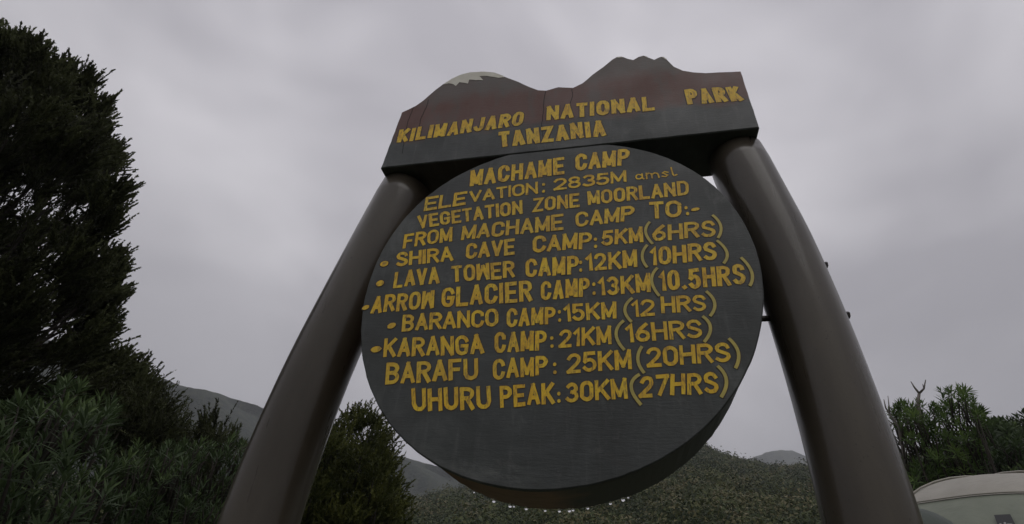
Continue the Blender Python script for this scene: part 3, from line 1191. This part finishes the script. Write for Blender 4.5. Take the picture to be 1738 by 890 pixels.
line_of(D_, 'KARANGA CAMP:21KM(16HRS)', [
    ('KARANGA', (649.9, 607.6), (821.9, 601.6), (819.6, 567.2), (653, 575.4)),
    ('CAMP', (839.5, 600.2), (928, 595.8), (928.4, 562), (839.5, 564.6)),
    ('21KM', (947.8, 591.1), (1038.4, 584.8), (1037.1, 552.4), (949.2, 560.6)),
    ('16HRS', (1064, 582.4), (1192.4, 573.2), (1189.5, 541.2), (1060.4, 550.4))],
    [(638.6, 593.4, 9, 5, .12), (936.6, 574.4, 2.8, 3), (937, 588, 2.8, 3)],
    [((1058.7, 544.7), (1045.6, 567.5), (1060, 594.8)), ((1192.2, 537.2), (1205.8, 557), (1194.9, 581.3))])
line_of(D_, 'BARAFU CAMP: 25KM(20HRS)', [
    ('BARAFU', (653.8, 653), (812.5, 645), (811.1, 608.1), (656, 616.2)),
    ('CAMP', (836.8, 645), (929.4, 637), (929.6, 604.6), (836.8, 609.4)),
    ('25KM', (961.2, 635.1), (1072.7, 627.2), (1070.8, 592.8), (962, 601)),
    ('20HRS', (1097.8, 624), (1240.8, 613.7), (1238, 580.8), (1095.8, 590))],
    [(941.4, 619, 3, 3.2), (941.8, 632.4, 3, 3.2)],
    [((1089.7, 588.4), (1082.6, 611), (1093.7, 633.9)), ((1236.7, 574.9), (1253, 599), (1248, 625.8))])
line_of(D_, 'UHURU PEAK:30KM(27HRS)', [
    ('UHURU', (700.2, 700), (834, 694.4), (832.7, 655.5), (698.2, 660)),
    ('PEAK', (848.9, 693), (941.6, 685.4), (940, 648.4), (847.6, 655.4)),
    ('30KM', (958.9, 683.8), (1066, 678.3), (1062.8, 641.4), (959.3, 651)),
    ('27HRS', (1083.2, 675.6), (1220.6, 667.6), (1217.2, 630.8), (1086.6, 639))],
    [(948.6, 668.8, 3, 3.2), (948.8, 681, 3, 3.2)],
    [((1085.6, 635.9), (1071.2, 657), (1088.3, 687.9)), ((1217.8, 621.6), (1232.8, 646), (1223.7, 674.9))])

# shrinkage cracks running down the header board
for pts in ([zA(1108, 288), zA(1096, 345), (zA(1093, 420)), zA(1080, 515), zA(1086, 590)], [zA(338, 345), zA(322, 400), zA(288, 470), zA(270, 560)],
            [zB(118, 275), zB(124, 320), zB(106, 372)], [zA(240, 395), zA(205, 480), zA(180, 600), zA(165, 700)]):
    a = Acc()
    P = densify([on_plane(*p) for p in pts], .012, .0012, False)
    ribbon(a, P, .0011, -.0004)
    a.build('crack', M_CRACK, head, False)

ORD = ['first', 'second', 'third', 'fourth', 'fifth', 'sixth', 'seventh', 'eighth', 'ninth', 'tenth', 'eleventh', 'twelfth', 'rightmost']
# drips hanging below the back rim of the round board
for k, (u, v, s) in enumerate([(210, 492, .6), (293, 530, 1), (362, 547, 1), (378, 549, .7), (430, 556, .9), (510, 568, .8), (570, 562, .9),
                               (612, 565, 1), (627, 565, .8), (690, 557, .8), (785, 538, .8), (838, 518, 1.1), (860, 508, .6)]):
    yb = DT - .008
    x, z = on_plane(720 + u / 2.483, 640 + v / 2.483, yb)
    # the rim straight above this x
    a0 = min((abs(disc_r(math.radians(d)) * math.cos(math.radians(d)) - x), d) for d in range(181, 360))[1]
    zr_ = Z0 + (disc_r(math.radians(a0)) - .004) * math.sin(math.radians(a0))
    r = .0055 * s
    z = zr_ - r * .75
    V, F = [], []
    ns, nr_ = 12, 9
    for i in range(nr_ + 1):
        th = math.pi * i / nr_
        st_ = (1.35 if th < math.pi / 2 else 1.0)
        for j in range(ns):
            ph = 2 * math.pi * j / ns
            V.append((r * math.sin(th) * math.cos(ph), r * math.sin(th) * math.sin(ph), r * math.cos(th) * st_))
    for i in range(nr_):
        for j in range(ns):
            j2 = (j + 1) % ns
            F.append((i * ns + j, (i + 1) * ns + j, (i + 1) * ns + j2, i * ns + j2))
    d = mesh_obj('water_drop', V, F, M_WATER, None, True)
    bm = bmesh.new(); bm.from_mesh(d.data)
    bmesh.ops.remove_doubles(bm, verts=bm.verts, dist=1e-6)
    bm.to_mesh(d.data); bm.free()
    d.location = (x, yb, z)
    tag(d, ORD[k] + ' water drop from the left hanging under the round board rim', 'water drop', 'water drops hanging under the round board')


# ---------------------------------------------------------------- trees and shrubs
def gz(p):
    return float(ground_z(np.array(p[0]), np.array(p[1])))


# large dark tree on the left
def big_tree():
    sr = np.random.default_rng(21)
    base_az = R(-60)
    bx, by = CAM.x + math.sin(base_az) * 6.6, CAM.y + math.cos(base_az) * 6.6
    root = empty('dark_tree', (bx, by, gz((bx, by))))
    tag(root, 'tall dark tree with feathery upswept needle sprays filling the left of the view', 'tree')
    poly = [(-420, 130), (-250, 30), (-120, 0), (-20, 50), (20, 80), (50, 90), (65, 140), (110, 150), (140, 180), (158, 215), (165, 260),
            (178, 310), (184, 360), (188, 410), (196, 470), (182, 520), (160, 560), (170, 610), (200, 640), (225, 665), (235, 700),
            (255, 740), (225, 770), (-60, 860), (-420, 860)]
    ctr = at(-110, 560, 6.4)
    gaps = [(62, 240, 12, 22, .9), (15, 370, 16, 50, .7), (110, 290, 12, 30, .7), (128, 190, 10, 14, .8), (60, 380, 14, 30, .4), (70, 560, 12, 12, .8), (60, 470, 14, 14, .5),
            (20, 555, 16, 12, .8), (35, 660, 26, 22, .6), (90, 650, 14, 12, .6), (130, 590, 10, 10, .8), (180, 400, 14, 8, .9), (190, 560, 10, 10, .8)]
    P, E = fill(poly, 190, 6.5, 1.35, sr, 110, gaps)
    P2, E2 = fill(poly, 700, 6.7, 1.2, sr, 110, gaps)
    P2 = [p for p, e in zip(P2, E2) if e > .36]
    P = [p for p, e in zip(P, E) if e > .2]
    cuts = [(104, 112, 15, 48), (172, 168, 13, 26), (198, 238, 16, 15), (200, 305, 15, 13), (206, 395, 18, 12), (200, 520, 24, 18), (55, 85, 9, 26)]
    W_ = lambda p: ((p - CAM).dot(rr) / (p - CAM).dot(fw) * FPX + W0 / 2 + OX, H0 / 2 - (p - CAM).dot(uu) / (p - CAM).dot(fw) * FPX)
    free = lambda p: not any(math.hypot((W_(p)[0] - a) / c, (W_(p)[1] - b) / d) < 1 for a, b, c, d in cuts)
    P2 = [p for p in P2 if free(p)]
    P = [p for p in P if free(p)]
    n0 = len(P)
    edge_px = [(12, 28), (-20, 20), (35, 45), (58, 40), (92, 58), (88, 80), (60, 95), (128, 88), (142, 84), (172, 102), (160, 130), (198, 148), (203, 172), (186, 200), (166, 222),
               (214, 224), (216, 240), (196, 262), (222, 298), (228, 320), (227, 345), (212, 365), (230, 416), (228, 440), (214, 455), (236, 474), (226, 492), (214, 520), (216, 545),
               (232, 598), (250, 592), (280, 618), (293, 640), (288, 670), (296, 700), (205, 575), (150, 205), (120, 120), (262, 640)]
    lob = []
    for p in P:
        o = (p - ctr).normalized()
        lob.append((p, Vector((0, 0, 1.0)) + o * .5 + rr * .22, .36, sr.uniform(.22, .42)))
    for x, y in edge_px:
        f = min(1, max(0, (y - 20) / 600))
        dx, dy = 24 + 10 * f, 50 - 14 * f
        x -= 12 + 22 * (y > 560) + 12 * (340 < y < 560)
        y += 3
        d0 = 6.5 + sr.uniform(-.5, .5)
        b_, t_ = at(x - dx, y + dy, d0), at(x, y, d0 + sr.uniform(-.12, .12))
        lob.append((b_, (t_ - b_) , (t_ - b_).length * .42, sr.uniform(.45, .75)))  # edge sprays get a lighter tint: their lit look is put into the colour
        lob.append((at(x - dx - 26, y + dy + 26, d0), (t_ - b_), .36, sr.uniform(.3, .5)))
    C_, D_2, T_ = [], [], []
    parts = []
    for p, d, L, tm in lob:
        d = (Vector(d).normalized() + Vector((0, 0, .25))).normalized()
        k = 9
        cs, ds = [], []
        for i in range(k):
            u = i / (k - 1) * .75
            lat = Vector(tuple(sr.normal(0, .5, 3)))
            lat -= d * lat.dot(d)
            cs.append(tuple(p + d * L * u + lat * (.20 * L * (1 - u * .5) * 1.2)))
            ds.append(tuple(d + lat * .38))
        parts.append(plumes(cs, ds, sr, .27, 7, 64, .22, .032, .0085, tm))
    parts.append(plumes([tuple(p) for p in P2], [tuple(Vector((0, 0, 1)) + (p - ctr).normalized() * .5 + rr * .2) for p in P2], sr, .34, 9, 30, .32, .042, .0095, .25))
    EP = [q[0] for q in lob[n0::2]]
    Vv, Ff, Tt = merge(parts)
    Vv = Vv - np.array(root.location)
    tri_mesh('crown', Vv, Ff, M_HEATH, root, Tt)
    a = Acc()
    top = at(-60, 180, 6.4)
    stem = bez(root.location, (bx - .1, by, 2.4), top, 12)
    a.tube(stem, [.17 * (1 - .8 * i / 11) for i in range(12)], 10)
    tg = [P[i] for i in sr.choice(len(P), 60, replace=False)] + EP
    for i, q in enumerate(tg):
        s = stem[int(1 + (i % 9))]
        limbs_to(a, s, [q], sr, .035, 6)
    a.build('trunk', M_BARK, root, True, root.location)


big_tree()


def shrub(name, label, cat, poly, dist, thick, n, mat, leafkw, stem_n=12, group=None, kind='whorl', seed=1, tilt=.9, soft=45, gaps=(), bark=None, rootpx=None):
    sr = np.random.default_rng(seed)
    P, E = fill(poly, n, dist, thick, sr, soft, gaps)
    cx = sum(p.x for p in P) / n; cy = sum(p.y for p in P) / n; cz = min(p.z for p in P)
    zc = sum(p.z for p in P) / n
    base = Vector((cx, cy, 0)); base.z = gz(base)
    root = empty(name, base)
    tag(root, label, cat, group)
    ctr = Vector((cx, cy, zc - .3))
    D = [(p - ctr).normalized() * .9 + Vector((0, 0, tilt)) + Vector(tuple(sr.normal(0, .3, 3))) for p in P]
    if kind == 'whorl':
        v, f, t = whorls([tuple(p) for p in P], [tuple(d) for d in D], sr, **leafkw)
    else:
        v, f, t = plumes([tuple(p) for p in P], [tuple(d) for d in D], sr, **leafkw)
    tri_mesh('crown', v - np.array(base), f, mat, root, t)
    a = Acc()
    for i in sr.choice(n, min(n, stem_n), replace=False):
        q = P[i]
        r0 = base + Vector((sr.normal(0, .08), sr.normal(0, .08), -.02))
        mid = r0.lerp(q, .5) + Vector((sr.normal(0, .08), sr.normal(0, .08), -.1))
        pts = bez(r0, mid, q, 7)
        a.tube(pts, [(.018 if dist < 8 else .03) * (1 - .8 * k / 6) for k in range(7)], 5)
    # short shoots under the outer rosettes
    for i in range(0, n, 2):
        q = P[i]; d = D[i].normalized()
        L = .18 if dist < 8 else .4
        a.tube([q - d * L - Vector((0, 0, .03)), q - d * L * .4, q], [.005 * (1 + dist / 10), .004 * (1 + dist / 10), .003], 4)
    a.build('stem', bark or M_BARK, root, True, base)
    return root, P


shrub('leafy_shrub', 'grey-green shrub with starry whorls of narrow leaves in the lower left corner', 'shrub',
      [(-160, 700), (-60, 665), (-10, 700), (25, 680), (70, 690), (95, 655), (125, 650), (150, 685), (185, 680), (200, 705), (190, 745), (222, 775), (205, 800), (215, 860), (200, 1400), (-160, 1450)],
      3.6, .75, 950, M_LEAF, dict(leaf=.11, wid=.013, leaves=17, tmean=.42), 24, seed=31)
shrub('leafy_shrub', 'low pale-tipped shrub of whorled leaves between the corner shrub and the left post', 'shrub',
      [(215, 800), (235, 752), (262, 768), (290, 748), (322, 765), (350, 745), (375, 762), (400, 738), (425, 755), (440, 800), (430, 860), (400, 1250), (300, 1300), (215, 1250), (195, 860)],
      4.3, .6, 900, M_LEAF, dict(leaf=.09, wid=.011, leaves=16, tmean=.46), 16, seed=32)
shrub('heather_bush', 'small dark needle bush showing above the pale-tipped shrub', 'bush',
      [(318, 760), (325, 735), (345, 722), (372, 725), (388, 760), (385, 1100), (325, 1100)],
      5.2, .3, 90, M_HEATH, dict(length=.22, per=9, needles=34, spread=.4, nlen=.03, nwid=.005, tmean=.35), 8, kind='plume', seed=33)
shrub('dark_bush', 'shadowy bush of dark needles between the tall tree and the pale-tipped shrub', 'bush',
      [(185, 700), (240, 690), (290, 715), (320, 760), (330, 830), (320, 1180), (190, 1180)],
      5.8, .7, 420, M_HEATH, dict(length=.3, per=11, needles=30, spread=.5, nlen=.032, nwid=.0055, tmean=.25), 12, kind='plume', seed=34)
shrub('olive_bush', 'olive green bush seen between the left post and the round board', 'bush',
      [(545, 735), (575, 718), (600, 712), (635, 722), (655, 745), (668, 790), (680, 850), (690, 1200), (440, 1200), (440, 790), (500, 745)],
      6.2, .9, 1000, M_OLIVE, dict(length=.24, per=11, needles=26, spread=.6, nlen=.036, nwid=.008, tmean=.55), 20, kind='plume', seed=35, soft=60)
shrub('grey_green_bush', 'small yellowish bush peeping past the outer side of the left post', 'bush',
      [(395, 800), (402, 752), (425, 735), (450, 738), (480, 760), (480, 1150), (395, 1150)],
      5.6, .4, 200, M_OLIVE, dict(leaf=.07, wid=.014, leaves=13, tmean=.6), 6, seed=36)

# trees behind the tent
shrub('whorled_tree', 'slender tree with tufted green leaf crown directly left of the hill, behind the tent', 'tree',
      [(1592, 700), (1588, 672), (1605, 655), (1640, 664), (1665, 690), (1672, 708), (1668, 750), (1660, 800), (1640, 850), (1598, 850), (1585, 760)],
      9.5, .8, 210, M_LEAF2, dict(leaf=.16, wid=.022, leaves=16, tmean=.55), 34, seed=41, soft=30,
      gaps=[(1612, 722, 8, 14, .9), (1645, 728, 8, 20, .9), (1630, 700, 6, 8, .8)])
shrub('whorled_tree', 'tree with tufted crown and bare twigs just right of the right post, behind the tent', 'tree',
      [(1512, 700), (1530, 682), (1555, 680), (1585, 690), (1592, 730), (1600, 790), (1600, 850), (1525, 880), (1500, 760)],
      9.0, .8, 240, M_LEAF2, dict(leaf=.15, wid=.022, leaves=16, tmean=.42), 34, seed=42, soft=30,
      gaps=[(1540, 770, 14, 18, .7), (1575, 775, 14, 14, .5), (1520, 740, 8, 16, .7)])
shrub('rounded_bush', 'dense dark bush low behind the tent, right of the tufted trees', 'bush',
      [(1590, 800), (1620, 775), (1660, 752), (1700, 745), (1760, 740), (1800, 780), (1800, 900), (1590, 900)],
      10.5, .9, 420, M_LEAF, dict(leaf=.17, wid=.04, leaves=13, tmean=.35), 18, seed=43, soft=30)
for k, (poly, dist, lab, sd_) in enumerate([
    ([(1655, 735), (1672, 722), (1700, 716), (1722, 724), (1735, 750), (1735, 820), (1655, 820)], 17, 'rounded tree crown on the slope behind the dark bush', 51),
    ([(1700, 722), (1718, 708), (1745, 700), (1790, 694), (1830, 720), (1830, 820), (1705, 820)], 19, 'highest rounded tree crown at the right border', 52),
    ([(1500, 800), (1520, 790), (1560, 800), (1600, 795), (1650, 800), (1650, 900), (1500, 900)], 12, 'dark thicket at the foot of the tufted trees', 53)]):
    shrub('rounded_tree', lab, 'tree', poly, dist, 1.3, 300, M_LEAF, dict(leaf=.26, wid=.075, leaves=12, tmean=.38), 14, seed=sd_, soft=22,
          group='tree crowns on the slope behind the tent')


# bare twigs sticking out of the tufted tree
def dead_branch():
    base = at(1560, 715, 8.9)
    root = empty('bare_branch', base)
    tag(root, 'forked leafless branch rising above the tree beside the right post', 'branch')
    a = Acc()
    A = lambda x, y, d=8.9: at(x, y, d)
    a.tube([A(1562, 730), A(1560, 700), A(1558, 684), A(1560, 668)], [.03, .026, .022, .018], 6)
    a.tube([A(1560, 668), A(1552, 658), A(1546, 648)], [.017, .013, .006], 5)
    a.tube([A(1560, 668), A(1568, 660), A(1571, 645)], [.017, .013, .006], 5)
    a.tube([A(1568, 660), A(1566, 652)], [.009, .004], 4)
    a.build('twig', M_GREYBARK, root, True, base)
    base = at(1535, 800, 8.7)
    root = empty('bare_branch', base)
    tag(root, 'thin leafless branches at the outer edge of the right post', 'branch')
    a = Acc()
    A = lambda x, y, d=8.7: at(x, y, d)
    a.tube([A(1540, 800), A(1532, 760), A(1524, 722), A(1511, 705), A(1503, 692), A(1500, 678)], [.028, .024, .02, .016, .011, .005], 5)
    a.tube([A(1511, 705), A(1509, 690), A(1507, 672)], [.012, .009, .004], 4)
    a.tube([A(1524, 722), A(1515, 720), A(1506, 712)], [.011, .008, .004], 4)
    a.tube([A(1532, 760), A(1520, 745), A(1512, 728), A(1510, 715)], [.013, .01, .008, .004], 4)
    a.tube([A(1540, 790), A(1526, 776), A(1518, 760)], [.013, .009, .004], 4)
    a.build('twig', M_GREYBARK, root, True, base)


dead_branch()

# ---------------------------------------------------------------- tent
M_CAP = mat_fabric('beige_tent_cloth', (.27, .255, .21), (.33, .31, .26))
M_FLY = mat_fabric('grey_green_tent_cloth', (.15, .17, .125), (.195, .215, .16))
M_DKG = mat_fabric('dark_green_tent_cloth', (.03, .045, .032), (.05, .065, .048))


def tent():
    c0 = at(1712, 900, 7.2)
    base = Vector((c0.x, c0.y, 0)); base.z = gz(base)
    topz = at(1660, 797, 6.9).z
    H = (topz - base.z) * .985
    root = empty('dome_tent', base)
    tag(root, 'beige and grey-green dome tent in the lower right corner', 'tent')
    root.rotation_euler.z = R(12)
    NP, NR = 96, 60
    RB = 1.75

    def surf(th, s):
        """th azimuth, s 0 apex .. 1 rim"""
        c6 = abs(math.cos(2 * th))            # four pole ridges
        rid = 1 + .03 * c6 ** 6 - .012 * (1 - c6)
        a = s * math.pi / 2
        rad = RB * math.sin(a) ** .92 * rid
        h = H * (math.cos(a) ** .85 if s < 1 else 0)
        rad *= 1 + .006 * math.sin(9 * th + 5 * s) * math.sin(math.pi * s) + .004 * math.sin(23 * th + 2)*s
        h *= 1 + .010 * math.sin(5 * th + 1) * s + .008 * c6 ** 8 * math.sin(math.pi * s)
        return Vector((rad * math.cos(th), rad * math.sin(th), h))

    def band(s0, s1, name, mat, lift=0.0):
        V, F = [], []
        k0, k1 = int(s0 * NR), int(s1 * NR)
        for k in range(k0, k1 + 1):
            for j in range(NP):
                p = surf(2 * math.pi * j / NP, k / NR)
                V.append(tuple(p * (1 + lift)))
        for k in range(k1 - k0):
            for j in range(NP):
                j2 = (j + 1) % NP
                F.append((k * NP + j, (k + 1) * NP + j, (k + 1) * NP + j2, k * NP + j2))
        return mesh_obj(name, V, F, mat, root, True)

    cap = band(0, .3667, 'roof_panel', M_CAP, .002)
    cap['label'] = 'beige roof of the tent'
    fl = band(.35, .95, 'wall_panel', M_FLY)
    fl['label'] = 'grey-green wall of the tent'
    band(.95, 1.0, 'ground_skirt', M_DKG)
    # dark porch flap bulging at the near left foot of the tent
    V, F = [], []
    pc = at(1572, 925, 5.75)
    Ri = Matrix.Rotation(-R(12), 3, 'Z')
    lc = Ri @ (pc - base)
    lc.z = 0
    ph = at(1575, 862, 5.75).z - base.z
    for k in range(13):
        for j in range(28):
            a1, b1 = math.pi / 2 * k / 12, 2 * math.pi * j / 28
            V.append((lc.x + .62 * math.sin(a1) * math.cos(b1) * (1 + .03 * math.sin(7 * b1)), lc.y + .5 * math.sin(a1) * math.sin(b1), ph * math.cos(a1) ** .7 if k < 12 else 0))
    for k in range(12):
        for j in range(28):
            j2 = (j + 1) % 28
            F.append((k * 28 + j, (k + 1) * 28 + j, (k + 1) * 28 + j2, k * 28 + j2))
    po = mesh_obj('porch', V, F, M_DKG, root, True)
    po['label'] = 'dark green porch of the tent'
    # pole sleeves and the hem seam
    for q in range(4):
        th = q * math.pi / 2
        pts = [surf(th, s / 16) * 1.008 for s in range(17)]
        V, F = tube_data(pts, [.010] * 17, 6)
        mesh_obj('pole_sleeve', V, F, M_CAP, root, True)
    pts = [surf(2 * math.pi * j / NP, .3667) * 1.008 for j in range(NP + 1)]
    V, F = tube_data(pts, [.006] * (NP + 1), 5)
    mesh_obj('seam', V, F, M_CAP, root, True)
    return root, surf, base


TENT, SURF, TB = tent()


def tent_patch():
    """black badge sewn on the wall, with the pale strokes of its lettering"""
    Rz = Matrix.Rotation(TENT.rotation_euler.z, 3, 'Z')

    def pix(p):
        d = p - CAM
        return (W0 / 2 + OX + FPX * d.dot(rr) / d.dot(fw), H0 / 2 - FPX * d.dot(uu) / d.dot(fw))

    grid = []
    for i in range(0, 360, 1):
        for k in range(20, 90):
            th, q = R(i), k / 90
            p = SURF(th, q)
            wp = TB + Rz @ p
            n = (Rz @ Vector((p.x, p.y, p.z * .8))).normalized()
            if n.dot(CAM - wp) > 0:
                grid.append((pix(wp), th, q))

    def find(px, py):
        return min(grid, key=lambda g_: (g_[0][0] - px) ** 2 + (g_[0][1] - py) ** 2)[1:]

    a = [find(1691, 880), find(1718, 877)]
    th0, th1 = a[0][0], a[1][0]
    q0 = (a[0][1] + a[1][1]) / 2
    q1 = q0 + .16
    n = 6

    def P(u, v, lift):
        p = SURF(th0 + (th1 - th0) * u, q0 + (q1 - q0) * v)
        return p * (1 + lift)

    V = [P(i / n, j / n, .012) for j in range(n + 1) for i in range(n + 1)]
    F = [(j * (n + 1) + i, j * (n + 1) + i + 1, (j + 1) * (n + 1) + i + 1, (j + 1) * (n + 1) + i) for j in range(n) for i in range(n)]
    m, t_, b_ = new_mat('black_badge')
    b_.inputs['Base Color'].default_value = (.02, .021, .022, 1)
    m2, t_, b_ = new_mat('pale_badge_print')
    b_.inputs['Base Color'].default_value = (.35, .35, .34, 1)
    o = mesh_obj('badge', V, F, m, TENT, False)
    o['label'] = 'black badge with pale lettering on the tent wall'
    acc = Acc()
    for pl in ([(.18, .22), (.32, .6)], [(.46, .2), (.32, .6)], [(.56, .24), (.82, .24), (.62, .42), (.84, .6)], [(.56, .6), (.84, .6)]):
        for (u0, v0), (u1, v1) in zip(pl, pl[1:]):
            acc.tube([P(u0, v0, .0145), P(u1, v1, .0145)], [.008, .008], 5)
    acc.build('badge_lettering', m2, o, False)


tent_patch()

# ---------------------------------------------------------------- mist
hz, t, b = new_mat('mist')
t.nodes.remove(b)
pv = N(t, 'ShaderNodeVolumePrincipled')
pv.inputs['Color'].default_value = (.93, .95, 1, 1)
pv.inputs['Density'].default_value = .0005
t.links.new(pv.outputs[0], t.nodes['Material Output'].inputs['Volume'])
bx = [(-1900, -400), (1900, 3000)]
zlo, zhi = -20, 620
V = [(x, y, z) for z in (zlo, zhi) for y in (-5200, 5200) for x in (-5200, 5200)]
F = [(0, 2, 3, 1), (4, 5, 7, 6), (0, 1, 5, 4), (2, 6, 7, 3), (0, 4, 6, 2), (1, 3, 7, 5)]
h = mesh_obj('haze', V, F, hz)
tag(h, kind='stuff')
